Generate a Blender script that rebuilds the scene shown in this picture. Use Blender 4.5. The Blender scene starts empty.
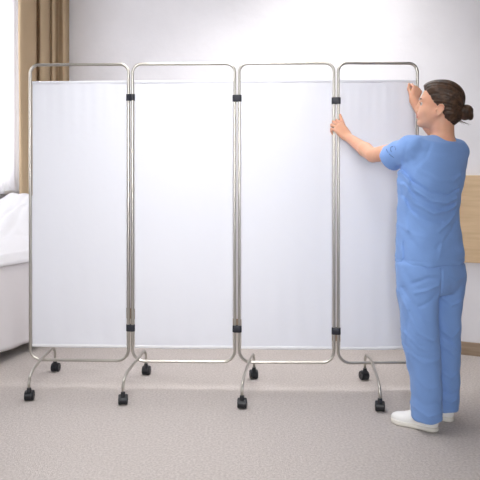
import bpy, math, random
import numpy as np
random.seed(3); np.random.seed(3)
C = bpy.context.scene.collection
PI = math.pi
V = lambda *a: np.array(a, float)
def nrm(v):
    v = np.array(v, float); return v/np.linalg.norm(v)
# ---------------------------------------------------------------- survey of the photo: camera level at 1.2 m, 600 px focal length
def W(px, py, d):
    return V((px-240)*d/600, d, 1.2-(py-178)*d/600)

# ================================================================ materials
def lin(c):
    return [((x/255+.055)/1.055)**2.4 if x/255 > .04045 else x/255/12.92 for x in c]
def mat(name, rgb, rough=.6, metal=0, spec=.5, noise=None, bump=None, sheen=0, sss=0):
    m = bpy.data.materials.new(name); m.use_nodes = True
    nt = m.node_tree; b = nt.nodes['Principled BSDF']
    b.inputs['Base Color'].default_value = (*lin(rgb), 1)
    b.inputs['Roughness'].default_value = rough; b.inputs['Metallic'].default_value = metal
    b.inputs['Specular IOR Level'].default_value = spec
    if sheen: b.inputs['Sheen Weight'].default_value = sheen
    if sss:
        b.inputs['Subsurface Weight'].default_value = sss
        b.inputs['Subsurface Radius'].default_value = (1, .35, .2); b.inputs['Subsurface Scale'].default_value = .008
    tc = nt.nodes.new('ShaderNodeTexCoord')
    def tex(scale, detail=4, stretch=None):
        mp = nt.nodes.new('ShaderNodeMapping'); n = nt.nodes.new('ShaderNodeTexNoise')
        nt.links.new(tc.outputs['Object'], mp.inputs['Vector']); nt.links.new(mp.outputs['Vector'], n.inputs['Vector'])
        if stretch: mp.inputs['Scale'].default_value = stretch
        n.inputs['Scale'].default_value = scale; n.inputs['Detail'].default_value = detail
        return n
    if noise:   # (rgb2, scale, stretch)
        n = tex(noise[1], 5, noise[2] if len(noise) > 2 else None)
        r = nt.nodes.new('ShaderNodeValToRGB')
        r.color_ramp.elements[0].position = .32; r.color_ramp.elements[1].position = .68
        r.color_ramp.elements[0].color = (*lin(noise[0]), 1); r.color_ramp.elements[1].color = (*lin(rgb), 1)
        nt.links.new(n.outputs['Fac'], r.inputs['Fac']); nt.links.new(r.outputs['Color'], b.inputs['Base Color'])
    if bump:    # (scale, strength, distance, stretch)
        n = tex(bump[0], 3, bump[3] if len(bump) > 3 else None)
        bp = nt.nodes.new('ShaderNodeBump'); bp.inputs['Strength'].default_value = bump[1]; bp.inputs['Distance'].default_value = bump[2]
        nt.links.new(n.outputs['Fac'], bp.inputs['Height']); nt.links.new(bp.outputs['Normal'], b.inputs['Normal'])
    return m
def cloth_mat(name, rgb, transl, transp=0, bump=None, trgb=None):
    m = bpy.data.materials.new(name); m.use_nodes = True
    nt = m.node_tree; nt.nodes.remove(nt.nodes['Principled BSDF']); out = nt.nodes['Material Output']
    d = nt.nodes.new('ShaderNodeBsdfDiffuse'); t = nt.nodes.new('ShaderNodeBsdfTranslucent')
    d.inputs['Color'].default_value = (*lin(rgb), 1); t.inputs['Color'].default_value = (*lin(trgb or rgb), 1)
    mx = nt.nodes.new('ShaderNodeMixShader'); mx.inputs[0].default_value = transl
    nt.links.new(d.outputs[0], mx.inputs[1]); nt.links.new(t.outputs[0], mx.inputs[2])
    last = mx
    if transp:
        tr = nt.nodes.new('ShaderNodeBsdfTransparent'); m2 = nt.nodes.new('ShaderNodeMixShader'); m2.inputs[0].default_value = transp
        nt.links.new(mx.outputs[0], m2.inputs[1]); nt.links.new(tr.outputs[0], m2.inputs[2]); last = m2
    if bump:
        tc = nt.nodes.new('ShaderNodeTexCoord'); n = nt.nodes.new('ShaderNodeTexNoise'); n.inputs['Scale'].default_value = bump[0]
        nt.links.new(tc.outputs['Object'], n.inputs['Vector'])
        bp = nt.nodes.new('ShaderNodeBump'); bp.inputs['Strength'].default_value = bump[1]; bp.inputs['Distance'].default_value = bump[2]
        nt.links.new(n.outputs['Fac'], bp.inputs['Height'])
        nt.links.new(bp.outputs['Normal'], d.inputs['Normal']); nt.links.new(bp.outputs['Normal'], t.inputs['Normal'])
    nt.links.new(last.outputs[0], out.inputs['Surface'])
    return m
M = {}
M['wall'] = mat('wall_paint', (237, 235, 238), .9, spec=.2, noise=((232, 230, 233), 3), bump=(14, .25, .01))
M['ceiling'] = mat('ceiling_paint', (240, 239, 238), .9)
M['floor'] = mat('carpet', (222, 214, 209), .95, spec=.1, noise=((197, 188, 183), 90), bump=(240, 1, .008))
M['baseboard'] = mat('baseboard_wood', (168, 147, 125), .55, noise=((152, 131, 109), 6, (1, 1, 12)))
M['chrome'] = mat('brushed_steel', (190, 186, 178), .33, 1)
M['black'] = mat('black_plastic', (22, 24, 30), .42)
M['hinge'] = mat('hinge_plastic', (24, 26, 38), .5)
M['screen'] = cloth_mat('screen_fabric', (243, 244, 250), .22, 0, (9, .12, .02))
M['hem'] = cloth_mat('screen_hem', (246, 246, 249), .05)
M['curtain'] = cloth_mat('beige_curtain', (202, 179, 148), .16, 0, (120, .15, .003), (220, 180, 135))
M['sheer'] = cloth_mat('sheer_voile', (250, 248, 250), .62, .38)
M['sheet'] = mat('white_sheet', (222, 218, 220), .9, spec=.15, bump=(7, .3, .02))
M['duvet'] = mat('white_duvet', (232, 231, 234), .9, spec=.1, bump=(16, .25, .012))
M['bedmetal'] = mat('grey_bed_metal', (150, 150, 152), .4, .6)
M['wood'] = mat('light_oak', (219, 189, 150), .5, noise=((206, 175, 135), 5, (1, 1, 9)))
M['frame'] = mat('window_frame_white', (235, 235, 236), .4)
M['scrub'] = mat('scrub_cotton', (128, 163, 220), .85, spec=.15, sheen=.12, bump=(26, .35, .008))
M['skin'] = mat('skin', (224, 172, 144), .48, spec=.4, sss=.25, noise=((217, 162, 134), 14))
M['lips'] = mat('lips', (196, 112, 104), .4, sss=.2)
M['hair'] = mat('brown_hair', (84, 59, 41), .42, spec=.4, noise=((42, 29, 20), 34, (1.2, .35, 1)), bump=(70, .7, .006, (1.3, .25, 1)))
M['brow'] = mat('brow_hair', (84, 60, 44), .7)
M['eye'] = mat('eye_white', (190, 180, 176), .4)
M['iris'] = mat('iris', (62, 52, 44), .2)
M['shoe'] = mat('white_shoe_leather', (244, 243, 240), .5)
M['sole'] = mat('shoe_sole_rubber', (232, 228, 218), .6)
M['ink'] = mat('emblem_thread', (34, 46, 90), .8)
gm = bpy.data.materials.new('window_glass'); gm.use_nodes = True
nt = gm.node_tree; nt.nodes.remove(nt.nodes['Principled BSDF'])
a_ = nt.nodes.new('ShaderNodeBsdfTransparent'); g_ = nt.nodes.new('ShaderNodeBsdfGlossy'); x_ = nt.nodes.new('ShaderNodeMixShader')
g_.inputs['Roughness'].default_value = .02; x_.inputs[0].default_value = .06
nt.links.new(a_.outputs[0], x_.inputs[1]); nt.links.new(g_.outputs[0], x_.inputs[2]); nt.links.new(x_.outputs[0], nt.nodes['Material Output'].inputs['Surface'])
M['glass'] = gm

# ================================================================ mesh helpers
def make(name, verts, faces, m, parent=None, smooth=False, mi=None, extra=None):
    me = bpy.data.meshes.new(name)
    verts = np.asarray(verts, float)
    me.from_pydata([tuple(v) for v in verts], [], [tuple(int(i) for i in f) for f in faces])
    me.materials.append(M[m])
    for e in extra or []: me.materials.append(M[e])
    if mi is not None: me.polygons.foreach_set('material_index', np.asarray(mi, np.int32))
    if smooth: me.polygons.foreach_set('use_smooth', np.ones(len(me.polygons), bool))
    me.update()
    o = bpy.data.objects.new(name, me); C.objects.link(o)
    if parent is not None:
        o.parent = parent
        o.matrix_parent_inverse = parent.matrix_world.inverted()
    return o
def empty(name, loc, label, cat, group=None):
    o = bpy.data.objects.new(name, None); C.objects.link(o); o.location = loc; o.empty_display_size = .1
    o['label'] = label; o['category'] = cat
    if group: o['group'] = group
    bpy.context.view_layer.update()
    return o
def tag(o, label, cat): o['label'] = label; o['category'] = cat; return o
def struct(o): o['kind'] = 'structure'; return o
class MB:
    def __init__(s): s.v = []; s.f = []; s.mi = []
    def add(s, v, f, mi=0):
        n = len(s.v); s.v += [tuple(x) for x in v]; s.f += [tuple(i+n for i in q) for q in f]; s.mi += [mi]*len(f)
    def box(s, c, h, ax=None, mi=0):
        ax = ax or (V(1, 0, 0), V(0, 1, 0), V(0, 0, 1)); c = np.array(c, float)
        v = [c+sx*h[0]*ax[0]+sy*h[1]*ax[1]+sz*h[2]*ax[2] for sx in (-1, 1) for sy in (-1, 1) for sz in (-1, 1)]
        s.add(v, [(0, 1, 3, 2), (4, 6, 7, 5), (0, 4, 5, 1), (2, 3, 7, 6), (0, 2, 6, 4), (1, 5, 7, 3)], mi)
    def tube(s, pts, r, seg=12, closed=False, caps=True, mi=0):
        pts = [np.array(p, float) for p in pts]; n = len(pts); rr = r if hasattr(r, '__len__') else [r]*n
        T = [nrm(pts[(i+1) % n if closed else min(i+1, n-1)]-pts[(i-1) % n if closed else max(i-1, 0)]) for i in range(n)]
        up = V(0, 0, 1) if abs(T[0][2]) < .9 else V(0, 1, 0)
        N = nrm(np.cross(T[0], up)); v = []
        for i in range(n):
            N = nrm(N-T[i]*N.dot(T[i])); B = np.cross(T[i], N)
            v += [pts[i]+rr[i]*(math.cos(2*PI*k/seg)*N+math.sin(2*PI*k/seg)*B) for k in range(seg)]
        f = []
        for i in range(n if closed else n-1):
            j = (i+1) % n
            f += [(i*seg+k, i*seg+(k+1) % seg, j*seg+(k+1) % seg, j*seg+k) for k in range(seg)]
        if caps and not closed: f += [tuple(range(seg))[::-1], tuple((n-1)*seg+k for k in range(seg))]
        s.add(v, f, mi)
    def lathe(s, c, axis, prof, seg=24, mi=0):     # prof: (dist along axis, radius)
        axis = nrm(axis); c = np.array(c, float)
        N = nrm(np.cross(axis, V(0, 0, 1) if abs(axis[2]) < .9 else V(0, 1, 0))); B = np.cross(axis, N); v = []; n = len(prof)
        for h, r in prof: v += [c+axis*h+max(r, 1e-4)*(math.cos(2*PI*k/seg)*N+math.sin(2*PI*k/seg)*B) for k in range(seg)]
        f = [(i*seg+k, i*seg+(k+1) % seg, (i+1)*seg+(k+1) % seg, (i+1)*seg+k) for i in range(n-1) for k in range(seg)]
        s.add(v, f+[tuple(range(seg))[::-1], tuple((n-1)*seg+k for k in range(seg))], mi)
    def build(s, name, m, parent=None, smooth=False, extra=None, bevel=0):
        o = make(name, s.v, s.f, m, parent, smooth, s.mi, extra)
        if bevel:
            b = o.modifiers.new('bevel', 'BEVEL'); b.width = bevel; b.segments = 2; b.limit_method = 'ANGLE'
        return o
def autosmooth(o, ang=40):
    me = o.data; me.polygons.foreach_set('use_smooth', np.ones(len(me.polygons), bool))
    me.set_sharp_from_angle(angle=math.radians(ang)); return o
def arc(pts, rad, n=7):
    """polyline with rounded corners (closed when first point equals last)"""
    pts = [np.array(p, float) for p in pts]; closed = np.allclose(pts[0], pts[-1])
    if closed: pts = pts[:-1]
    out = []; N = len(pts)
    for i, p in enumerate(pts):
        if not closed and i in (0, N-1): out.append(p); continue
        r = rad[i] if hasattr(rad, '__len__') else rad
        a = nrm(pts[i-1]-p); b = nrm(pts[(i+1) % N]-p)
        h = math.acos(max(-1, min(1, a.dot(b))))/2; t = r/math.tan(h)
        c = p+nrm(a+b)*r/math.sin(h)
        p0 = p+a*t-c; p1 = p+b*t-c; w = math.acos(max(-1, min(1, p0.dot(p1)/r/r)))
        for k in range(n+1):
            u = k/n; out.append(c+(math.sin((1-u)*w)*p0+math.sin(u*w)*p1)/math.sin(w))
    return out

# ================================================================ the room (turned 23 degrees to the lens)
TH = math.radians(23)
tv = V(math.cos(TH), -math.sin(TH), 0); nv = V(math.sin(TH), math.cos(TH), 0); uz = V(0, 0, 1)
RX = (tv, nv, uz)
def R(t, s, z): return tv*t+nv*s+uz*z
SB, TL, TR, SF, ZC = 4.354, -3.68, 2.3, -2.2, 2.9
def rbox(mb, t0, t1, s0, s1, z0, z1, mi=0):
    mb.box(R((t0+t1)/2, (s0+s1)/2, (z0+z1)/2), ((t1-t0)/2, (s1-s0)/2, (z1-z0)/2), RX, mi)
def roomsolid(name, m, boxes, bevel=0):
    mb = MB()
    for b in boxes: rbox(mb, *b)
    return struct(mb.build(name, m, bevel=bevel))
roomsolid('floor', 'floor', [(TL-.2, TR+.2, SF-.2, SB+.2, -.1, 0)])
roomsolid('ceiling', 'ceiling', [(TL-.2, TR+.2, SF-.2, SB+.2, ZC, ZC+.1)])
roomsolid('wall_back', 'wall', [(TL-.2, TR+.2, SB, SB+.2, 0, ZC)])
WS0, WS1, WZ0, WZ1 = 1.3, 3.86, 1.10, 2.80
roomsolid('wall_left', 'wall', [(TL-.2, TL, SF, WS0, 0, ZC), (TL-.2, TL, WS1, SB, 0, ZC), (TL-.2, TL, WS0, WS1, 0, WZ0), (TL-.2, TL, WS0, WS1, WZ1, ZC)])
roomsolid('wall_right', 'wall', [(TR, TR+.2, SF, SB, 0, ZC)])
roomsolid('wall_front', 'wall', [(TL-.2, TR+.2, SF-.2, SF, 0, ZC)])
roomsolid('baseboard_back', 'baseboard', [(TL, TR, SB-.016, SB, 0, .088)], .003)
roomsolid('baseboard_left', 'baseboard', [(TL, TL+.016, SF, SB-.016, 0, .088)], .003)
mb = MB()
for a, b, c, d in ((WS0, WS0+.06, WZ0, WZ1), (WS1-.06, WS1, WZ0, WZ1), (WS0, WS1, WZ0, WZ0+.06), (WS0, WS1, WZ1-.06, WZ1), (2.55, 2.61, WZ0, WZ1)):
    rbox(mb, TL-.13, TL-.07, a, b, c, d)
wf = struct(mb.build('window_1', 'frame'))
mb = MB(); rbox(mb, TL-.102, TL-.098, WS0+.05, WS1-.05, WZ0+.05, WZ1-.05); g = mb.build('window_pane', 'glass', wf)
mb = MB(); rbox(mb, TL-.07, TL+.05, WS0-.04, WS1+.04, WZ0-.03, WZ0); mb.build('window_sill', 'frame', wf, bevel=.004)

# wall-mounted headboard
mb = MB(); rbox(mb, -.33, .95, SB-.035, SB-.001, .63, 1.218)
tag(mb.build('headboard', 'wood', bevel=.003), 'pale oak wall-mounted headboard panel behind the person', 'headboard')

# curtains
def crom(P, n=8):
    P = [np.array(p, float) for p in P]; P = [2*P[0]-P[1]]+P+[2*P[-1]-P[-2]]; out = []
    for i in range(1, len(P)-2):
        for k in range(n):
            u = k/n
            out.append(.5*((2*P[i])+(-P[i-1]+P[i+1])*u+(2*P[i-1]-5*P[i]+4*P[i+1]-P[i+2])*u*u+(-P[i-1]+3*P[i]-3*P[i+1]+P[i+2])*u**3))
    return out+[P[-2]]
def drape(name, m, path, z0, z1, nz, wob, thick):
    v = []; f = []; n = len(path)
    for j in range(nz):
        z = z0+(z1-z0)*j/(nz-1)
        for i, (t, s) in enumerate(path):
            w = wob*math.sin(z*1.7+i*.09)+wob*.5*math.sin(z*4.1+i*.21)
            v.append(R(t+w, s+w*.5, z))
    for j in range(nz-1):
        for i in range(n-1): f.append((j*n+i, j*n+i+1, (j+1)*n+i+1, (j+1)*n+i))
    o = make(name, v, f, m, None, True)
    so = o.modifiers.new('solid', 'SOLIDIFY'); so.thickness = thick
    return o
CP = [(19.0, -.05), (19.2, -.01), (21, .03), (27, .045), (33, .035), (36, .01), (37, -.05), (38.2, -.055), (38.8, .0), (41, .025), (45, .035), (49, .02), (50.8, -.015),
      (51.6, -.015), (52.5, .015), (55.5, .02), (56.8, -.03), (58.5, -.04), (60, -.01), (62.5, .03), (66, .04), (68, .02), (69.3, .0)]
def on_ray(px, t):
    r = (px-240)/600; return t*(tv[0]+nv[0]*r)/(nv[1]*r-nv[0])
path = crom([(-3.50+dt, on_ray(px, -3.50+dt)) for px, dt in CP], 6)
tag(drape('curtain', 'curtain', path, .03, ZC-.01, 40, .004, .003), 'beige floor-length curtain gathered in folds at the room corner', 'curtain')
path = [(-3.632+.016*math.sin(s*38)+.008*math.sin(s*91), s) for s in np.linspace(1.22, 3.86, 260)]
tag(drape('sheer_curtain', 'sheer', path, 1.075, ZC-.01, 20, .002, 0), 'white sheer curtain over the bright window beside the beige curtain', 'curtain')

# ---------------------------------------------------------------- bed
BS = -2.93
bed = empty('bed', R(-3.29, 2.83, 0), 'white-sheeted single bed standing under the window', 'bed')
def slab(t0, t1, s0, s1, z0, z1, name, m, parent, rad=.05):
    mb = MB(); rbox(mb, t0, t1, s0, s1, z0, z1); o = mb.build(name, m, parent)
    b = o.modifiers.new('b', 'BEVEL'); b.width = rad; b.segments = 5
    return autosmooth(o, 60)
slab(TL+.10, BS-.02, 1.85, 3.70, .45, .69, 'mattress', 'sheet', bed)
mb = MB(); rbox(mb, TL+.12, BS-.05, 1.89, 3.68, .30, .44); mb.build('bed_frame', 'bedmetal', bed, bevel=.01)
for a in (TL+.12, BS-.10):
    for b in (1.98, 3.58):
        mb = MB(); mb.tube([R(a, b, .0), R(a, b, .31)], .022); autosmooth(mb.build('leg', 'bedmetal', bed))
# hanging valance / side sheet
v = []; f = []; ns, nz = 120, 26
for j in range(nz):
    z = .075+(.675-.075)*j/(nz-1)
    for i in range(ns):
        s = 1.84+(3.71-1.84)*i/(ns-1); k = 1-j/(nz-1)
        off = .012*k*math.sin(s*9+.6*math.sin(s*4))+.006*k*math.sin(s*23+1)-.012*(1-k)**4
        v.append(R(BS+off, s, z+.006*math.sin(s*7)*k))
for j in range(nz-1):
    for i in range(ns-1): f.append((j*ns+i, j*ns+i+1, (j+1)*ns+i+1, (j+1)*ns+i))
o = make('side_sheet', v, f, 'sheet', bed, True); so = o.modifiers.new('s', 'SOLIDIFY'); so.thickness = .004
def sst(x, a, b):
    x = max(0, min(1, (x-a)/(b-a))); return x*x*(3-2*x)
v = []; f = []; nt_, ns = 70, 150
for j in range(nt_):
    u = j/(nt_-1); t = BS+.018-(u*.66)
    for i in range(ns):
        s = 1.86+i/(ns-1)*1.85
        bul = sst(-t, -BS+.0, -BS+.33)
        z = .70+bul*(.015+.33*sst(s, 2.75, 3.75))+.02*math.sin(min(1, u*5)*PI/2)
        z += -.012*sst(u, 0, .1)+.012*abs(math.sin(s*7-t*11+math.sin(s*3)))**.6*sst(u, .02, .12)+.008*abs(math.sin(s*16+t*19+1.3*math.sin(t*9)))**.7*sst(u, .05, .2)
        z += bul*(.016*math.sin(s*9+t*6+1.5*math.sin(t*5))+.010*math.sin(s*19-t*14+1.7*math.sin(s*5))+.002*math.sin(s*41+t*26))
        z -= .022*math.exp(-((t-(-3.09-.35*(s-3.1)))/.03)**2)*bul + .018*math.exp(-((t-(-3.22-.2*(s-3.1)))/.03)**2)
        if u < .045: z -= (.045-u)*1.5
        v.append(R(t, s, z))
for j in range(nt_-1):
    for i in range(ns-1): f.append((j*ns+i, j*ns+i+1, (j+1)*ns+i+1, (j+1)*ns+i))
o = make('duvet', v, f, 'duvet', None, True); so = o.modifiers.new('s', 'SOLIDIFY'); so.thickness = -.02; so.offset = 1
tag(o, 'rumpled white duvet heaped on the bed under the window', 'duvet')

# ================================================================ the folding screen
scr = empty('privacy_screen', (0, 3.42, 0), 'four-panel white fabric folding privacy screen on black casters', 'folding screen')
TUBE = .0085
# panel: (px left, depth left, px right, depth right)
PN = [(30.3, 3.462, 128.6, 3.440), (132.6, 3.436, 234.9, 3.420), (239.2, 3.416, 334.0, 3.404), (338.2, 3.400, 417.3, 3.412)]
ZT, ZB, FT, FB = 1.852, .152, 1.757, .228
ends = []
for i, (xa, da, xb, db) in enumerate(PN):
    A = V((xa-240)*da/600, da, 0); B = V((xb-240)*db/600, db, 0); ends.append((A, B))
    loop = arc([A+uz*ZB, A+uz*ZT, B+uz*ZT, B+uz*ZB, A+uz*ZB], [.068, .05, .05, .068], 9)
    mb = MB(); mb.tube(loop, TUBE, 14, closed=True); mb.build('panel_frame', 'chrome', scr, True)
    # fabric: a sleeve seam at the top, a hem at the bottom
    D = nrm(B-A); Nn = np.cross(D, uz); L = np.linalg.norm(B-A); g = .0125
    nx, nz = 90, 90; v = []; f = []; ph = random.random()*6
    for j in range(nz):
        z = FB+(FT-FB)*(j/(nz-1)); k = j/(nz-1)
        for q in range(nx):
            u = q/(nx-1); x = g+(L-2*g)*u
            edge = math.sin(PI*u); tp = min(1, (1-k)*18)
            off = tp*(.0030*math.sin(u*17+ph)*k**6+.0016*math.sin(u*53+ph*2)*k**10)+tp*min(1, k*25)*.006*math.sin(z*2.3+ph)*edge*math.sin(u*5+ph)
            off += min(1, k*25)*.0012*math.sin(u*31+z*3)*(1-k)**4
            zz = z+(.004*math.sin(PI*u)*-1 if j == 0 else 0)
            if j == nz-1: zz += .0012*math.sin(u*70+ph)
            v.append(A+D*x+Nn*off+uz*zz)
    for j in range(nz-1):
        for q in range(nx-1): f.append((j*nx+q, j*nx+q+1, (j+1)*nx+q+1, (j+1)*nx+q))
    fo = make('fabric_panel', v, f, 'screen', scr, True); so = fo.modifiers.new('s', 'SOLIDIFY'); so.thickness = .0012; so.offset = 0
    for z0, z1, nm in ((FB-.001, FB+.016, 'hem'), (FT-.016, FT+.0015, 'top_sleeve')):
        v = []; f = []; n = 60
        for j, (z, o2) in enumerate(((z0, 0), (z0+.003, .003), (z1-.003, .003), (z1, 0), (z1-.003, -.003), (z0+.003, -.003))):
            for q in range(n):
                u = q/(n-1); v.append(A+D*(g-.001+(L-2*g+.002)*u)+Nn*o2*.8+uz*z)
        for j in range(6):
            for q in range(n-1): f.append((j*n+q, j*n+q+1, ((j+1) % 6)*n+q+1, ((j+1) % 6)*n+q))
        make(nm, v, f, 'hem' if nm == 'hem' else 'screen', fo, True)
    # thin wire through the sleeves
    for z in (FT-.007, FB+.010):
        mb = MB(); mb.tube([A+D*.004+uz*z, B-D*.004+uz*z], .0012, 8); mb.build('tension_wire', 'chrome', fo, True)
HY = [(97.5, 327.8), (98.3, 328.8), (100.8, 331)]
for i in range(3):
    b = ends[i][1]; a = ends[i+1][0]; d = (a[1]+b[1])/2; c = (a+b)/2; ax = nrm(a-b)
    for y in HY[i]:
        z = 1.2-(y-178)*d/600; mb = MB()
        hw = np.linalg.norm(a-b)/2
        yv = np.cross(uz, ax); rr = TUBE+.0035; ring = []
        for sgn, ctr in ((1, a), (-1, b)):
            for k in range(13):
                q = -PI/2+PI*k/12; ring.append(ctr+sgn*(ax*math.cos(q)*rr+yv*math.sin(q)*rr))
        n = len(ring); prof = ((-.019, .0), (-.0175, .0015), (.0175, .0015), (.019, .0)); v = []
        for dz, g2 in prof: v += [c+(p-c)*(1+g2/.02)+uz*(z+dz) for p in ring]
        f = [(q*n+k, q*n+(k+1) % n, (q+1)*n+(k+1) % n, (q+1)*n+k) for q in range(3) for k in range(n)]+[tuple(range(n))[::-1], tuple(3*n+k for k in range(n))]
        mb.add(v, f)
        autosmooth(mb.build('hinge_clamp', 'hinge', scr), 35)
# castors and feet
def wheel_caster(foot, P, yaw):
    """twin-wheel castor with hood; P on the floor below the stem"""
    ax = V(math.cos(yaw), math.sin(yaw), 0); fw = V(-math.sin(yaw), math.cos(yaw), 0)
    c = P+fw*.012+uz*.0265
    mb = MB()
    n = 22; v = []; f = []                                    # hood: arched shell over the wheels
    for sx in (-.0108, .0108):
        for k in range(n):
            a = -.38*PI+1.62*PI*k/(n-1)
            v.append(c+ax*sx+fw*math.cos(a)*.0285+uz*math.sin(a)*.0285)
    for sx in (-.0108, .0108):
        for k in range(n):
            a = -.38*PI+1.62*PI*k/(n-1)
            v.append(c+ax*sx+fw*math.cos(a)*.006+uz*math.sin(a)*.006)
    for k in range(n-1):
        f += [(k, k+1, n+k+1, n+k), (2*n+k, 3*n+k, 3*n+k+1, 2*n+k+1), (k, 2*n+k, 2*n+k+1, k+1), (n+k, n+k+1, 3*n+k+1, 3*n+k)]
    f += [(0, n, 3*n, 2*n), (n-1, 3*n-1, 4*n-1, 2*n-1)]
    mb.add(v, f)
    mb.lathe(P+uz*.045, uz, [(0, .013), (.012, .013), (.018, .0115), (.024, .011), (.026, .009)], 18)
    autosmooth(mb.build('caster_housing', 'black', foot), 40)
    for sg in (-1, 1):
        mb = MB()
        mb.lathe(c+ax*sg*.0095, ax*sg, [(0, .008), (0, .0245), (.002, .0265), (.011, .0265), (.0145, .0235), (.0155, .019), (.0145, .0165), (.0150, .007), (.0165, .005)], 28)
        autosmooth(mb.build('wheel', 'black', foot), 35)
LG = [((29, 3.23), (55, 3.71), 42.0, .12), ((123, 3.17), (146, 3.655), 137.5, .16), ((242, 3.117), (254, 3.58), 250, -.06), ((380, 3.077), (365, 3.56), 371, -.2)]
for (fx, fd), (bx, bd), rx, yw in LG:
    F_ = V((fx-240)*fd/600, fd, 0); B_ = V((bx-240)*bd/600, bd, 0)
    # front stem, sloping arm that passes just over the bottom rail, rear bend and stem
    dm = 3.44 if rx < 100 else 3.42
    Rl = V((rx-240)*dm/600, dm, ZB+.0155)
    k = (B_-F_)
    pts = [F_+uz*.066, F_+uz*.124, F_+k*.16+uz*.150, Rl, B_-k*.10+uz*.162, B_+uz*.132, B_+uz*.066]
    path = arc(pts, [0, .05, .05, .2, .03, .035, 0], 8)
    mb = MB(); mb.tube(path, .0078, 14)
    foot = mb.build('foot', 'chrome', scr, True)
    wheel_caster(foot, F_, yw); wheel_caster(foot, B_, -yw+.08)

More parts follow.
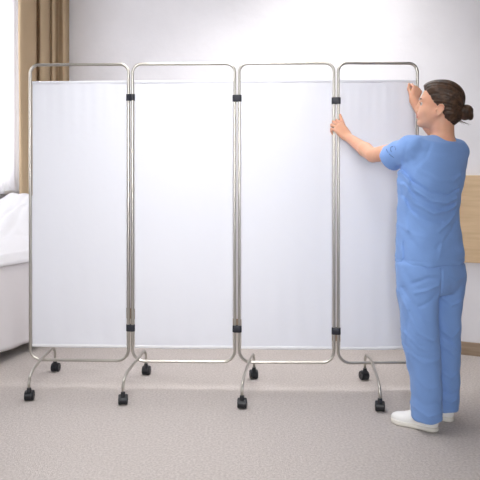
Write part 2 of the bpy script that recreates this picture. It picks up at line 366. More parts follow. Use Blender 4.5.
# ================================================================ signed-distance modelling for the figure
class Vol:
    def __init__(s, lo, hi, h):
        s.lo = np.array(lo, float); s.h = h
        s.n = np.ceil((np.array(hi)-s.lo)/h).astype(int)+1
        s.D = np.full(s.n, .06, np.float32)
    def reg(s, lo, hi):
        a = np.clip(np.floor((np.array(lo)-s.lo)/s.h).astype(int), 0, s.n-1); b = np.clip(np.ceil((np.array(hi)-s.lo)/s.h).astype(int)+1, 1, s.n)
        b = np.maximum(b, a+1)
        sl = tuple(slice(int(a[i]), int(b[i])) for i in range(3))
        X = [(s.lo[i]+s.h*np.arange(a[i], b[i])).astype(np.float32).reshape([-1 if j == i else 1 for j in range(3)]) for i in range(3)]
        return sl, X
    def put(s, fn, lo, hi, k=.01, op='u'):
        m = .03+k
        sl, X = s.reg(np.array(lo)-m, np.array(hi)+m)
        d = fn(*X); A = s.D[sl]
        if op == 's': d = -d
        if op == 'u':
            h = np.maximum(k-np.abs(A-d), 0)/max(k, 1e-6); s.D[sl] = np.minimum(A, d)-h*h*k*.25
        else:
            h = np.maximum(k-np.abs(A-d), 0)/max(k, 1e-6); s.D[sl] = np.maximum(A, d)+h*h*k*.25
    def cone(s, a, b, ra, rb, k=.01, op='u'):
        a = np.array(a, float); b = np.array(b, float); ab = b-a; L2 = ab.dot(ab)+1e-9
        def fn(x, y, z):
            t = np.clip(((x-a[0])*ab[0]+(y-a[1])*ab[1]+(z-a[2])*ab[2])/L2, 0, 1)
            return np.sqrt((x-a[0]-t*ab[0])**2+(y-a[1]-t*ab[1])**2+(z-a[2]-t*ab[2])**2)-(ra+(rb-ra)*t)
        r = max(ra, rb); s.put(fn, np.minimum(a, b)-r, np.maximum(a, b)+r, k, op)
    def ell(s, c, r, ax=None, k=.01, op='u'):
        c = np.array(c, float); ax = ax or (V(1, 0, 0), V(0, 1, 0), V(0, 0, 1)); q = max(r)
        def fn(x, y, z):
            p = [((x-c[0])*e[0]+(y-c[1])*e[1]+(z-c[2])*e[2]) for e in ax]
            k0 = np.sqrt(sum((p[i]/r[i])**2 for i in range(3))); k1 = np.sqrt(sum((p[i]/r[i]**2)**2 for i in range(3)))+1e-6
            return k0*(k0-1)/k1
        s.put(fn, c-q, c+q, k, op)
    def loft(s, rows, k=.01, op='u', n=2.3, inf=0, capk=.012, fold=None):
        """rows: (z, cx, cy, ax, ay, angle) ellipse sections; axes in the XY plane turned by angle"""
        rows = sorted(rows); Z = np.array([r[0] for r in rows]); A = np.array(rows)
        lo = V((A[:, 1]-A[:, 3:5].max(1)).min(), (A[:, 2]-A[:, 3:5].max(1)).min(), Z[0])-inf; hi = V((A[:, 1]+A[:, 3:5].max(1)).max(), (A[:, 2]+A[:, 3:5].max(1)).max(), Z[-1])+inf
        def smooth_interp(z, col):
            # Catmull-Rom through the rows
            zc = np.clip(z, Z[0], Z[-1]); i = np.clip(np.searchsorted(Z, zc, side='right')-1, 0, len(Z)-2)
            m = np.gradient(A[:, col], Z); hh = Z[i+1]-Z[i]; u = (zc-Z[i])/hh
            return ((2*u**3-3*u*u+1)*A[i, col]+(u**3-2*u*u+u)*hh*m[i]+(-2*u**3+3*u*u)*A[i+1, col]+(u**3-u*u)*hh*m[i+1]).astype(np.float32)
        def fn(x, y, z):
            cx, cy, a, b, g = [smooth_interp(z, c) for c in range(1, 6)]
            dx = x-cx; dy = y-cy; l = dx*np.cos(g)+dy*np.sin(g); f = -dx*np.sin(g)+dy*np.cos(g)
            r = np.sqrt(l*l+f*f)+1e-6
            kk = (np.abs(l/(a+inf))**n+np.abs(f/(b+inf))**n)**(1/n)+1e-6
            d = np.minimum(r-r/kk, .08); d = np.where(kk < .3, -.05, d)
            cap = np.maximum(Z[0]-inf-z, z-Z[-1]-inf)
            h = np.maximum(capk-np.abs(cap-d), 0)/capk
            return np.maximum(d, cap)+h*h*capk*.25
        s.put(fn, lo, hi, k, op)
    def plane(s, p, nrml, lo, hi, k=.004):
        """cut away what lies on the normal's side, inside the box"""
        p = np.array(p, float); q = nrm(nrml)
        s.put(lambda x, y, z: -((x-p[0])*q[0]+(y-p[1])*q[1]+(z-p[2])*q[2]), lo, hi, k, 's')
    def disp(s, fn, lo=None, hi=None):
        sl, X = s.reg(lo if lo is not None else s.lo, hi if hi is not None else s.lo+s.n*s.h)
        near = np.abs(s.D[sl]) < .03
        s.D[sl] += np.where(near, fn(*X), 0).astype(np.float32)
    def mesh(s, name, m, parent, extra=None, pick=None, relax=1):
        D = s.D.copy(); D[0] = D[-1] = .05; D[:, 0] = D[:, -1] = .05; D[:, :, 0] = D[:, :, -1] = .05
        I = D < 0; nx, ny, nz = D.shape
        c = [I[i:nx-1+i, j:ny-1+j, k:nz-1+k] for i in (0, 1) for j in (0, 1) for k in (0, 1)]
        cnt = sum(q.astype(np.int8) for q in c); act = (cnt > 0) & (cnt < 8)
        idx = np.argwhere(act); vid = np.full(act.shape, -1, np.int32); vid[act] = np.arange(len(idx))
        acc = np.zeros((len(idx), 3)); num = np.zeros(len(idx))
        corner = {(i, j, k): D[idx[:, 0]+i, idx[:, 1]+j, idx[:, 2]+k].astype(float) for i in (0, 1) for j in (0, 1) for k in (0, 1)}
        for ax in range(3):
            for a in (0, 1):
                for b in (0, 1):
                    p = [a, b]; p.insert(ax, 0); q = [a, b]; q.insert(ax, 1)
                    d0, d1 = corner[tuple(p)], corner[tuple(q)]; cr = (d0 < 0) != (d1 < 0)
                    t = np.where(cr, d0/np.where(cr, d0-d1, 1), 0)
                    pt = np.tile(np.array(p, float), (len(idx), 1)); pt[:, ax] += t
                    acc[cr] += pt[cr]; num[cr] += 1
        P = s.lo+s.h*(idx+acc/num[:, None])
        F = []
        for ax in range(3):
            o1, o2 = [(1, 2), (2, 0), (0, 1)][ax]
            a = [slice(None)]*3; b = [slice(None)]*3; a[ax] = slice(0, -1); b[ax] = slice(1, None)
            ch = np.argwhere(I[tuple(a)] != I[tuple(b)])
            ok = (ch[:, o1] > 0) & (ch[:, o2] > 0) & (ch[:, o1] < D.shape[o1]-1) & (ch[:, o2] < D.shape[o2]-1); ch = ch[ok]
            ins = I[ch[:, 0], ch[:, 1], ch[:, 2]]
            def cell(da, db):
                q = ch.copy(); q[:, o1] -= da; q[:, o2] -= db; return vid[q[:, 0], q[:, 1], q[:, 2]]
            quad = np.stack([cell(1, 1), cell(0, 1), cell(0, 0), cell(1, 0)], 1)
            quad[~ins] = quad[~ins][:, ::-1]; F.append(quad)
        F = np.concatenate(F)
        for _ in range(relax):                         # light tangential relaxing
            S = np.zeros_like(P); N = np.zeros(len(P))
            for i in range(4):
                np.add.at(S, F[:, i], P[F[:, (i+1) % 4]]+P[F[:, (i-1) % 4]]); np.add.at(N, F[:, i], 2)
            P = P*.45+.55*S/np.maximum(N, 1)[:, None]
        me = bpy.data.meshes.new(name); me.vertices.add(len(P)); me.vertices.foreach_set('co', P.ravel())
        me.loops.add(F.size); me.loops.foreach_set('vertex_index', F.ravel().astype(np.int32))
        me.polygons.add(len(F)); me.polygons.foreach_set('loop_start', np.arange(0, F.size, 4, dtype=np.int32)); me.polygons.foreach_set('loop_total', np.full(len(F), 4, np.int32))
        me.polygons.foreach_set('use_smooth', np.ones(len(F), bool))
        me.materials.append(M[m])
        for e in extra or []: me.materials.append(M[e])
        if pick: me.polygons.foreach_set('material_index', pick(P[F].mean(1)).astype(np.int32))
        me.update(calc_edges=True); me.validate()
        o = bpy.data.objects.new(name, me); C.objects.link(o)
        if parent is not None: o.parent = parent; o.matrix_parent_inverse = parent.matrix_world.inverted()
        return o

# ---------------------------------------------------------------- skeleton of the woman
bpy.context.view_layer.update()
per = empty('person', (.955, 2.92, 0), 'woman in blue scrubs and white shoes with brown hair in a bun, holding the screen', 'person')
Fb = nrm(V(-.55, .835, 0)); Lb = nrm(V(-.835, -.55, 0))       # body forward and left
GA = math.atan2(Lb[1], Lb[0])                                 # section angle (first axis = left)
shL = V(.805, 2.865, 1.338); elL = V(.688, 3.105, 1.318); wrL = V(.603, 3.342, 1.426)
shR = V(1.075, 3.00, 1.328); wrR = V(.966, 3.338, 1.632)
def ik(a, c, l1, l2, pole):
    d = c-a; L = min(np.linalg.norm(d), l1+l2-.001); u = nrm(d); x = (l1*l1-l2*l2+L*L)/(2*L); h = math.sqrt(max(l1*l1-x*x, 0))
    p = nrm(pole-u*np.dot(pole, u)); return a+u*x+p*h
elR = ik(shR, wrR, .265, .245, V(.55, 0, -1))
hipL = V(.862, 2.885, .87); hipR = V(1.005, 2.985, .87)
anL = V(.893, 2.862, .09); anR = V(1.014, 2.983, .09)
knL = V(.873, 2.862, .47); knR = V(1.012, 2.972, .47)
neck0 = V(.993, 2.945, 1.375)
# head frame
hc = W(438.6, 103.2, 2.935)
yaw = math.radians(20); pit = math.radians(7)
Fh0 = V(-math.cos(yaw), math.sin(yaw), 0); Lh = V(-math.sin(yaw), -math.cos(yaw), 0)
Fh = Fh0*math.cos(pit)+uz*math.sin(pit); Uh = nrm(np.cross(Fh, Lh))
if Uh[2] < 0: Uh = -Uh
HA = (Fh, Lh, Uh)
def H(f, l, u): return hc+Fh*f+Lh*l+Uh*u

vol = Vol((.45, 2.68, -.01), (1.25, 3.52, 1.80), .0042)
# torso, pelvis, legs (under the clothes)
vol.loft([(.80, .935, 2.93, .150, .105, GA), (.90, .932, 2.93, .150, .105, GA), (1.03, .930, 2.93, .115, .090, GA), (1.18, .945, 2.93, .130, .095, GA), (1.30, .955, 2.935, .135, .085, GA), (1.36, .965, 2.935, .10, .06, GA)], .03)
vol.cone(hipL, knL, .078, .056, .03); vol.cone(knL, anL, .054, .038, .01); vol.cone(hipR, knR, .078, .056, .03); vol.cone(knR, anR, .054, .038, .01)
for an, d in ((anL, nrm(V(-.82, .57, 0))), (anR, nrm(V(-.72, .69, 0)))):
    vol.cone(an, an-uz*.048-d*.015, .032, .025, .02); vol.cone(an-uz*.045, an-uz*.062+d*.11, .024, .014, .015)
# neck and shoulders
vol.cone(neck0, H(-.028, 0, -.055), .057, .050, .02)
vol.cone(neck0-uz*.02, shL, .052, .048, .03); vol.cone(neck0-uz*.02, shR, .052, .048, .03)
# arms
for sh, el, wr in ((shL, elL, wrL), (shR, elR, wrR)):
    vol.cone(sh, el, .046, .037, .02)
    m1 = el*.7+wr*.3
    vol.cone(el, m1, .036, .037, .008); vol.cone(m1, wr, .036, .0245, .015)
# head
vol.ell(H(-.014, 0, .022), (.096, .073, .084), HA, .01)
vol.ell(H(.036, 0, -.028), (.055, .056, .082), HA, .02)
for s in (-1, 1):
    vol.cone(H(.002, s*.046, -.055), H(.062, s*.012, -.103), .020, .016, .02)
    vol.cone(H(.05, s*.036, -.048), H(.066, s*.024, -.062), .023, .018, .02)
    vol.cone(H(.074, s*.012, .010), H(.066, s*.038, .010), .013, .011, .012)
vol.ell(H(.071, 0, -.105), (.018, .020, .016), HA, .015)
vol.cone(H(.03, 0, -.085), H(-.02, 0, -.10), .035, .04, .03)
for s in (-1, 1): vol.ell(H(.094, s*.031, -.014), (.014, .017, .011), HA, .012, 's')
vol.cone(H(.086, 0, -.002), H(.1035, 0, -.040), .0075, .0095, .010)
for s in (-1, 1): vol.ell(H(.094, s*.0105, -.047), (.0095, .0062, .0075), HA, .006)
vol.ell(H(.082, 0, -.070), (.013, .024, .016), HA, .012)
vol.ell(H(.0925, 0, -.0665), (.0065, .019, .0050), HA, .004); vol.ell(H(.0905, 0, -.0765), (.0065, .016, .0055), HA, .004)
vol.ell(H(.0985, 0, -.0715), (.008, .02, .0013), HA, .002, 's')
for s in (-1, 1):                                             # ears
    ea = (nrm(Fh+Lh*s*-.15), nrm(Lh*s+Fh*.15), Uh)
    tl = (nrm(ea[0]*.97+Uh*.18), ea[1], nrm(Uh*.97-ea[0]*.18))
    vol.ell(H(-.012, s*.074, -.038), (.0150, .0060, .027), tl, .006)
    rim = [H(-.012, s*.079, -.038)+tl[0]*.0155*math.cos(a)*(1 if math.sin(a) > 0 else .8)+tl[2]*.0265*math.sin(a)+Lh*s*.003*math.sin(a)-tl[0]*.002 for a in np.linspace(-.2*PI, 1.35*PI, 12)]
    for p, q in zip(rim[:-1], rim[1:]): vol.cone(p, q, .0038, .0038, .002)
    vol.ell(H(-.007, s*.086, -.035), (.0110, .0085, .0185), tl, .003, 's')
    vol.ell(H(.004, s*.079, -.042), (.004, .005, .008), tl, .004)
    vol.ell(H(-.007, s*.077, -.064), (.0075, .0055, .009), tl, .006)
# hands ------------------------------------------------------------------------------
def hand(wr, y, n, left, curls, spread, thumb, sc=.93):
    y = nrm(y); n = nrm(np.array(n)-y*np.dot(n, y)); x = np.cross(y, n) if left else np.cross(n, y)
    P = lambda a, b, c: wr+(x*a+y*b+n*c)*sc
    # palm: overlapping metacarpals, heel and thumb mound
    mx = [.027, .009, -.010, -.027]; my = [.088, .092, .087, .078]
    for a, b in zip(mx, my): vol.cone(P(a*.55, .012, 0), P(a, b, .002), .0150*sc, .0115*sc, .010)
    vol.cone(P(.012, .02, -.010), P(.024, .045, -.010), .014*sc, .013*sc, .010)
    vol.cone(P(-.016, .02, -.008), P(-.022, .055, -.006), .014*sc, .011*sc, .010)
    ln = [(.042, .025, .021), (.046, .029, .022), (.043, .027, .022), (.033, .020, .019)]; rd = [.0088, .0090, .0085, .0076]
    for i in range(4):
        p = P(mx[i], my[i], .001); a = 0; sx = spread[i]
        for j in range(3):
            a += curls[i][j]; d = nrm(y*math.cos(a)-n*math.sin(a)+x*sx)
            q = p+d*ln[i][j]*sc
            vol.cone(p, q, (rd[i]-.0006*j)*sc*1.02, (rd[i]-.0006*(j+1))*sc*1.0, .0025 if j else .004); p = q
    a = P(.016, .022, -.006)
    for j in range(1, len(thumb)):
        vol.cone(thumb[j-1] if j > 1 else a, thumb[j], (.0135, .0112, .0100)[j-1]*sc, (.0112, .0100, .0082)[j-1]*sc, .004 if j > 1 else .010)
D2 = math.radians
tb = [None, V(.590, 3.372, 1.478), V(.577, 3.392, 1.522), V(.5655, 3.3955, 1.557)]
hand(wrL, V(-.58, .30, .70), V(.05, -.92, .30), True, [(D2(22), D2(72), D2(45)), (D2(26), D2(74), D2(45)), (D2(30), D2(74), D2(45)), (D2(36), D2(70), D2(45))], (.06, .0, -.06, -.14), tb, 1.0)
tb = [None, V(.956, 3.366, 1.676), V(.952, 3.384, 1.705), V(.956, 3.392, 1.732)]
hand(wrR, V(.34, .28, .87), V(.25, -.88, .22), False, [(D2(45), D2(70), D2(40)), (D2(55), D2(72), D2(42)), (D2(58), D2(72), D2(42)), (D2(60), D2(70), D2(40))], (.08, .02, -.05, -.10), tb, .86)
def lipsel(p):
    q = p-hc; f = q@Fh; l = q@Lh; u = q@Uh
    return ((f > .087) & (np.abs(l) < .021) & (u < -.0625) & (u > -.082)).astype(int)
vol.mesh('body', 'skin', per, ['lips'], lipsel)
for s in (-1, 1):
    mb = MB(); c = H(.0715, s*.030, -.0135); dv = Fh
    mb.lathe(c-dv*.0118, dv, [(.0118*(1-math.cos(a)), .0118*math.sin(a)) for a in np.linspace(.02, PI-.5, 16)], 20)
    mb.lathe(c-dv*.0118, dv, [(.0118*(1-math.cos(a))+.0003, .0121*math.sin(a)) for a in np.linspace(PI-.62, PI-.02, 8)], 20, 1)
    mb.build('eye', 'eye', per, True, ['iris'])
    mb = MB(); mb.tube([H(.0835, s*.0185, -.0105), H(.0865, s*.027, -.0065), H(.0845, s*.036, -.0085), H(.0775, s*.0435, -.0145)], [.0008, .0016, .0018, .0009], 6)
    mb.build('eyelashes', 'brow', per, True)
    mb = MB(); mb.tube([H(.0885, s*.012, .0075), H(.0865, s*.026, .0125), H(.078, s*.040, .0105), H(.070, s*.047, .005)], [.0018, .0028, .0024, .001], 8)
    mb.build('eyebrow', 'brow', per, True)
# hair ---------------------------------------------------------------------------------
hv = Vol(H(0, 0, 0)-V(.17, .17, .20), H(0, 0, 0)+V(.21, .17, .17), .0026)
hv.ell(H(-.017, 0, .024), (.103, .081, .091), HA, .01)
hv.ell(H(-.050, 0, -.030), (.068, .066, .070), HA, .02)
hv.cone(H(-.070, 0, -.055), H(-.058, 0, -.088), .042, .028, .02)
hv.ell(H(.020, 0, .058), (.068, .066, .048), HA, .015)
def facecut(x, y, z):
    X = x-hc[0]; Y = y-hc[1]; Z = z-hc[2]
    f = X*Fh[0]+Y*Fh[1]+Z*Fh[2]; l = X*Lh[0]+Y*Lh[1]+Z*Lh[2]; u = X*Uh[0]+Y*Uh[1]+Z*Uh[2]
    U = np.array([-.2, -.10, -.065, -.035, -.015, -.004, .010, .030, .055, .075, .090, .2])
    Fx = np.array([-.055, -.050, -.036, -.020, .006, .018, .030, .044, .060, .066, .075, .2])
    lim = np.interp(u, U, Fx)
    lim = lim+.012*np.exp(-(l/.045)**2)*np.clip((u-.03)/.03, 0, 1)
    return (lim-f)*.75                                   # positive behind the hairline
hv.put(lambda x, y, z: facecut(x, y, z), hc-.2, hc+.2, .006, 's')
hv.D[:] = hv.D
low = H(-.05, 0, -.100)
hv.plane(low, -Uh*.9+Fh*.25, hc-.2, hc+.2, .012)
bun = H(-.129, -.004, -.034)
def comb(x, y, z):
    X = x-bun[0]; Y = y-bun[1]; Z = z-bun[2]
    f = X*Fh[0]+Y*Fh[1]+Z*Fh[2]; l = X*Lh[0]+Y*Lh[1]+Z*Lh[2]; u = X*Uh[0]+Y*Uh[1]+Z*Uh[2]
    a = np.arctan2(l, u); return .0013*np.sin(a*26+2*np.sin(a*5))+.0008*np.sin(a*49+f*30)
hv.disp(comb)
hair = hv.mesh('hair', 'hair', per)
bv = Vol(bun-.07, bun+.07, .0022)
ba = (nrm(Fh*1+Uh*.2), Lh, nrm(Uh-Fh*.2))
bv.ell(bun, (.034, .0385, .0385), ba, .01)
for i, (tw, rr, w) in enumerate(((0, .0165, .0120), (1.3, .0255, .0130), (2.4, .0160, .0120))):     # coiled strands of the bun
    prev = None
    for k in range(25):
        a = 2*PI*k/24+tw; rad = rr+.004*math.sin(2*a+i)
        q = bun+ba[1]*math.cos(a)*rad+ba[2]*math.sin(a)*rad+ba[0]*(-.006+.006*math.sin(a+tw*2)+(-.017, .0, .020)[i])
        if prev is not None: bv.cone(prev, q, w, w, .0015)
        prev = q
bv.cone(bun, H(-.10, 0, -.025), .026, .030, .01)
bv.mesh('hair_bun', 'hair', hair)
mb = MB()
for i in range(7):                                                                               # loose hairs at the nape
    a = H(-.085-.004*i, .02-.006*i, -.072); mb.tube([a, a+V(.008+.002*i, 0, -.010), a+V(.018+.004*i, -.004, -.014-.001*i), a+V(.030+.003*i, -.006, -.022-.003*(i % 3))], [.0008, .0007, .0005, .0003], 5)
mb.build('loose_strands', 'hair', hair, True)

# ---------------------------------------------------------------- clothes
def folds(curves, gain=1, ymid=None):
    """raised / sunk creases following curves drawn on the back of a garment: (points in X,Z), amplitude, width"""
    def fn(x, y, z):
        out = 0
        for pts, amp, wd in curves:
            wd = wd*.88; amp = amp*gain
            best = None
            for (p, q) in zip(pts[:-1], pts[1:]):
                dx, dz = q[0]-p[0], q[1]-p[1]
                t = np.clip(((x-p[0])*dx+(z-p[1])*dz)/(dx*dx+dz*dz), 0, 1)
                d2 = (x-p[0]-t*dx)**2+(z-p[1]-t*dz)**2
                best = d2 if best is None else np.minimum(best, d2)
            L = pts[0]; E = pts[-1]
            out = out+amp*np.exp(-best/wd**2)
        if ymid is not None: out = out*(1/(1+np.exp((y-ymid)*120)))
        return out
    return fn
def px(pl, d=2.83):
    return [((x-240)*d/600, 1.2-(y-178)*d/600) for x, y in pl]
# scrub top: sections from (row y, left px, right px)
def sect(y, xl, xr, d, b, shift=0):
    half = (xr-xl)/2*d/600; a = math.sqrt(max(half**2-(b*.55)**2, .01**2))/.835
    return (1.2-(y-178)*d/600, ((xl+xr)/2-240)*d/600+shift, d, a, b, GA)
st = Vol((.62, 2.66, .76), (1.24, 3.27, 1.46), .0042)
st.loft([sect(263, 395.8, 464.5, 2.93, .128), sect(250, 396, 463.5, 2.93, .126), sect(235, 396.5, 461.5, 2.93, .122), sect(216, 397.5, 458.8, 2.93, .116), sect(200, 398, 460.5, 2.93, .114),
         sect(182, 398.5, 465, 2.93, .112), sect(165, 401, 467.5, 2.935, .105), sect(152, 406, 468, 2.94, .092), sect(143, 412, 465, 2.94, .075)], .02, n=2.5)
st.cone(neck0-uz*.012-Lb*.00, shL+V(.012, .0, .006), .050, .056, .03)
st.cone(neck0-uz*.012, shR+V(0, 0, .0), .050, .056, .03)
st.cone(shR, shR-uz*.10-V(.012, 0, 0), .058, .05, .03)
st.cone(shL+V(.02, .01, .0), V(.83, 2.90, 1.20), .056, .05, .04)
# sleeves
def sleeve(sh, el, tend, r0, r1, drop):
    u = nrm(el-sh); L = np.linalg.norm(el-sh); e = sh+u*L*tend-uz*drop; u = nrm(e-sh)
    st.cone(sh, e+u*.05, r0, r1+.002, .018)
    st.plane(e, u, e-.16, e+.16, .003)
    st.ell(e+u*.004, (.016, r1-.009, r1-.009), (u, nrm(np.cross(u, uz)), nrm(np.cross(np.cross(u, uz), u))), .002, 's')
    return e, u
eL, uL = sleeve(shL, elL, .49, .058, .067, .030)
eR, uR = sleeve(shR, elR, .70, .058, .062, .010)
# neckline: scooped clear of the neck
st.cone(neck0+uz*.010+Fb*.02, neck0+uz*.12, .061, .070, .006, 's')
# hem opening at the waist
zh = 1.2-(262-178)*2.93/600
st.loft([(zh-.03, .930, 2.93, .172, .116, GA), (zh+.018, .930, 2.93, .168, .112, GA)], .003, 's', capk=.004)
# drapery of the back
cv = [(px([(402, 172), (412, 190), (428, 201), (446, 203), (459, 199)]), -.0075, .0080), (px([(403, 166), (411, 181), (426, 192), (446, 195), (461, 189)]), .0062, .008),
      (px([(404, 184), (413, 203), (430, 213), (448, 211), (458, 206)]), -.0072, .008), (px([(404, 195), (411, 210), (424, 220), (440, 222)]), .0040, .010),
      (px([(407, 158), (416, 170), (434, 180), (455, 181), (465, 175)]), -.0028, .010), (px([(458, 214), (450, 222), (436, 231)]), -.0035, .008),
      (px([(459, 222), (449, 233), (434, 247)]), .0030, .012), (px([(408, 176), (405, 200), (407, 230)]), -.0035, .008), (px([(411, 240), (418, 250), (424, 262)]), .0020, .010),
      (px([(406, 143), (404, 152), (405, 166)]), .0022, .0055), (px([(413, 150), (440, 153), (466, 150)]), .0018, .014), (px([(420, 205), (436, 209), (454, 204)]), .003, .006),
      (px([(400, 178), (403, 196), (411, 214), (421, 226)]), -.0040, .007), (px([(438, 194), (450, 193), (460, 187)]), -.0040, .006), (px([(440, 210), (450, 212), (459, 209)]), .0035, .006),
      (px([(430, 145), (424, 158), (414, 166)]), .0020, .010), (px([(452, 228), (440, 240), (436, 256)]), -.0025, .010), (px([(402, 226), (412, 234), (424, 236)]), -.0022, .009)]
st.disp(folds(cv, 1.55, ymid=2.93))
st.disp(lambda x, y, z: .0016*np.sin(z*43+5*np.sin(x*11)+3*np.sin(y*9))*np.sin(x*17+z*9+1)+.0010*np.sin(z*80+x*50+4*np.sin(y*21)))
# hem stitching, side slit and sleeve hem as shallow grooves
st.disp(lambda x, y, z: .0022*np.exp(-((z-zh-.022)/.0035)**2))
st.disp(lambda x, y, z: .0060*np.exp(-((x-.776)/.0035)**2-np.maximum(0, z-zh-.10)*60)*(y < 2.95))
def slh(x, y, z):
    s = (x-eL[0])*uL[0]+(y-eL[1])*uL[1]+(z-eL[2])*uL[2]
    r = np.sqrt((x-eL[0])**2+(y-eL[1])**2+(z-eL[2])**2)
    return .0018*np.exp(-((s+.028)/.003)**2)*(r < .1)+.0030*np.sin(s*60+(z-eL[2])*35)*(r < .13)*np.exp(-((s+.07)/.05)**2)
st.disp(slh)
top = st.mesh('scrub_top', 'scrub', per)
# trousers
tr = Vol((.68, 2.68, .018), (1.2, 3.16, .92), .0042)
def leg(rows, d, b):
    out = []
    for y, xl, xr, dd, bb in rows:
        half = (xr-xl)/2*dd/600; out.append((1.2-(y-178)*dd/600, ((xl+xr)/2-240)*dd/600, dd, half, bb, 0))
    return out
tr.loft([sect(252, 398, 461, 2.93, .112), sect(264, 396.5, 464, 2.93, .122), sect(280, 397.3, 464.3, 2.93, .124), sect(292, 400, 461, 2.93, .100)], .03)
tr.loft(leg([(262, 397, 438, 2.885, .10), (280, 397.3, 438, 2.88, .105), (300, 399.3, 437.5, 2.87, .10), (325, 401.5, 438, 2.862, .092), (342, 402.2, 439, 2.86, .088), (362, 406.8, 440, 2.858, .082), (390, 410.8, 441, 2.855, .077), (408, 411.5, 441.5, 2.855, .074), (419, 411.8, 441.8, 2.855, .070)], 0, 0), .02, n=2.2)
tr.loft(leg([(262, 432, 464, 2.98, .10), (280, 430, 464.3, 2.98, .10), (300, 428, 461.5, 2.98, .095), (325, 428, 459.7, 2.98, .088), (342, 428, 459.5, 2.98, .084), (362, 430, 459.3, 2.98, .08), (390, 431, 458.5, 2.98, .074), (408.6, 431.5, 457.5, 2.98, .072)], 0, 0), .012, n=2.2)
for c, d in ((anL, nrm(V(-.82, .57, 0))), (anR, nrm(V(-.72, .69, 0)))):     # hollow hems, lifted over the instep
    tr.cone(V(c[0], c[1], -.02), V(c[0], c[1], .055), .060, .052, .004, 's')
    tr.cone(V(*c[:2], -.02)+d*.07, V(*c[:2], .02)+d*.08, .035, .030, .012, 's')
cv = [(px([(437, 268), (437, 290), (437, 318), (439, 350)], 2.86), .0045, .006),
      (px([(436, 276), (425, 276), (410, 282)]), .0040, .010), (px([(436, 283), (424, 288), (412, 291)]), -.0045, .009), (px([(435, 292), (425, 300), (416, 304)]), .0035, .009),
      (px([(399, 292), (406, 312), (414, 330), (430, 338)]), -.0045, .009), (px([(403, 288), (412, 306), (424, 320), (436, 325)]), .0035, .010),
      (px([(404, 332), (416, 345), (432, 350)]), -.0024, .008), (px([(408, 352), (420, 360), (438, 357)]), -.0018, .009), (px([(404, 343), (414, 353), (428, 356)]), .0016, .008),
      (px([(414, 375), (424, 385), (436, 384)]), -.0016, .008), (px([(412, 395), (422, 402), (438, 398)]), .0016, .008), (px([(413, 406), (425, 413), (440, 409)]), -.0026, .007),
      (px([(407, 310), (406, 340), (411, 370), (414, 400)]), .0022, .006),
      (px([(440, 274), (450, 278), (462, 276)], 2.92), -.0035, .008), (px([(440, 296), (449, 304), (460, 300)], 2.92), -.0035, .008), (px([(441, 330), (450, 336), (459, 329)], 2.92), -.004, .008),
      (px([(441, 345), (448, 349), (454, 357)], 2.92), -.0045, .008), (px([(443, 337), (450, 343), (457, 350)], 2.92), .0035, .008), (px([(442, 372), (450, 377), (458, 372)], 2.92), -.0030, .008), (px([(443, 398), (450, 402), (457, 398)], 2.92), -.0040, .007), (px([(443, 391), (450, 394), (457, 391)], 2.92), .003, .007)]
tr.disp(folds(cv, 1.35, ymid=2.99))
tr.disp(lambda x, y, z: .0018*np.sin(z*37+5*np.sin(x*13)+3*np.sin(y*11))*np.sin(x*23+z*11+2)+.0010*np.sin(z*71+x*63+4*np.sin(y*19)))
tr.disp(lambda x, y, z: .0016*np.exp(-((z-.078)/.003)**2))
tr.mesh('trousers', 'scrub', per)
# emblem on the left sleeve
def sleeve_pt(X, Z):
    """front-most point of the sleeve surface at X, Z (toward the camera side)"""
    i = int(round((X-st.lo[0])/st.h)); k = int(round((Z-st.lo[2])/st.h)); col = st.D[i, :, k]
    j = int(np.argmax(col < 0))
    if j == 0: return V(X, 2.86, Z)
    y = st.lo[1]+st.h*(j-1+col[j-1]/(col[j-1]-col[j])); return V(X, y-.0012, Z)
mb = MB()
for st_, r in ((((388.2, 147.7), (389.6, 146.8)), .0006), (((392.6, 146.4), (391.2, 147), (390.5, 149), (391.2, 151.8)), .0012), (((394.6, 146.0), (394.8, 148.5), (394.3, 150.5)), .0007), (((386.2, 149), (387.5, 152), (390, 155), (394, 157.8)), .0009)):
    pts = []
    for x, y in st_:
        p = W(x, y, 2.86)
        for _ in range(3): p = sleeve_pt(p[0], p[2]); p = W(x, y, p[1]); 
        pts.append(sleeve_pt(p[0], p[2]))
    mb.tube(crom(pts, 5), r, 6)
mb.build('emblem', 'ink', top, True)
# shoes
def shoe(heel, d):
    d = nrm(d); l = V(-d[1], d[0], 0); P = lambda f, s, u: heel+d*f+l*s+uz*u; ax = (d, l, uz)
    sv = Vol(heel+d*.12-V(.17, .17, 0)-V(0, 0, .005), heel+d*.12+V(.17, .17, .13), .0034)
    sv.ell(P(.045, 0, .040), (.044, .031, .042), ax, .01); sv.ell(P(.105, 0, .038), (.070, .034, .038), ax, .02)
    sv.ell(P(.175, 0, .026), (.058, .040, .029), ax, .02); sv.ell(P(.09, 0, .060), (.045, .026, .034), ax, .02)
    sv.plane(P(0, 0, .012), -uz, heel-.3, heel+.4, .003)
    sv.cone(P(.05, 0, .07), P(.055, 0, .13), .026, .034, .006, 's')
    for k in range(4): sv.cone(P(.105+.014*k, -.018, .078-.009*k), P(.105+.014*k, .018, .078-.009*k), .0035, .0035, .003)   # lacing
    so_ = sv.mesh('shoe', 'shoe', per)
    sl = Vol(heel+d*.12-V(.17, .17, 0)-V(0, 0, .006), heel+d*.12+V(.17, .17, .06), .0034)
    for a, b, w0, w1 in ((.036, .10, .035, .031), (.10, .175, .031, .043), (.175, .192, .043, .041)): sl.cone(P(a, 0, .012), P(b, 0, .012), w0, w1, .02)
    sl.plane(P(0, 0, .0235), uz, heel-.3, heel+.4, .003); sl.plane(P(0, 0, .0012), -uz, heel-.3, heel+.4, .003)
    sl.mesh('sole', 'sole', so_)
shoe(V(.937, 2.832, 0), V(-.80, .60, 0))
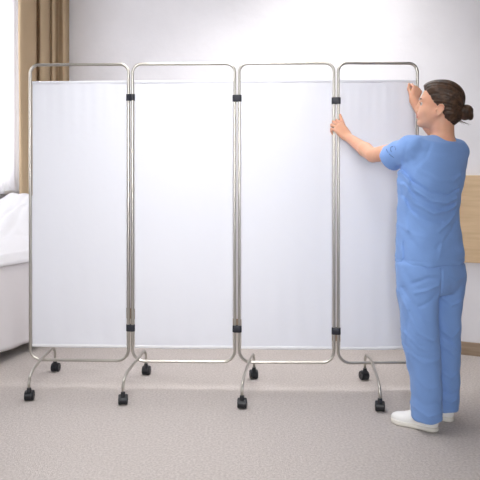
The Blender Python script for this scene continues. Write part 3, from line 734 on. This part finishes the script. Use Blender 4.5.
shoe(V(1.052, 2.950, 0), V(-.72, .69, 0))

# ================================================================ light
w = bpy.data.worlds.new('sky'); bpy.context.scene.world = w; w.use_nodes = True
w.node_tree.nodes['Background'].inputs[0].default_value = (.93, .96, 1, 1); w.node_tree.nodes['Background'].inputs[1].default_value = 4.7
def area(name, loc, target, sx, sy, power, col=(1, 1, 1), portal=False):
    l = bpy.data.lights.new(name, 'AREA'); l.shape = 'RECTANGLE'; l.size = sx; l.size_y = sy; l.energy = power; l.color = col
    o = bpy.data.objects.new(name, l); C.objects.link(o); o.location = loc
    from mathutils import Vector
    o.rotation_euler = Vector(np.array(target)-np.array(loc)).to_track_quat('-Z', 'Y').to_euler()
    if portal: l.cycles.is_portal = True
    return o
sp = (WS0+WS1)/2; zp = (WZ0+WZ1)/2
area('window_portal', R(TL-.15, sp, zp), R(0, sp, zp), WS1-WS0, WZ1-WZ0, 1, portal=True)
area('ceiling_lamp_panel', R(-1.25, 2.15, ZC-.03), R(-1.3, 2.15, 0), 1.0, 1.0, 13.5, (1, .985, .97)).data.spread = math.radians(110)
area('ceiling_lamp_panel', R(-1.35, 3.7, ZC-.03), R(-1.35, 3.7, 0), 1.9, 1.0, 19.0, (1, .985, .97)).data.spread = math.radians(115)
area('rear_softbox_fill', (-.45, -1.7, 1.75), (-.2, 3.4, 1.15), 1.2, 1.2, 19, (.98, .99, 1)).data.spread = math.radians(60)  # added softbox behind the camera, narrowed onto the screen; no window there
area('ceiling_wall_washer', (0.0, 1.9, 2.85), (.05, 4.5, 1.75), .8, .4, 6.4).data.spread = math.radians(95)

# ================================================================ camera
cam = bpy.data.cameras.new('camera'); co = bpy.data.objects.new('camera', cam); C.objects.link(co)
co.location = (0, 0, 1.2); co.rotation_euler = (PI/2, 0, 0)
cam.sensor_width = 36; cam.lens = 36*600/480; cam.shift_y = -62/480; cam.clip_start = .05
sc = bpy.context.scene; sc.camera = co
sc.view_settings.view_transform = 'Standard'; sc.view_settings.look = 'None'; sc.view_settings.gamma = 1
sc.view_settings.use_curve_mapping = False; sc.view_settings.exposure = 0
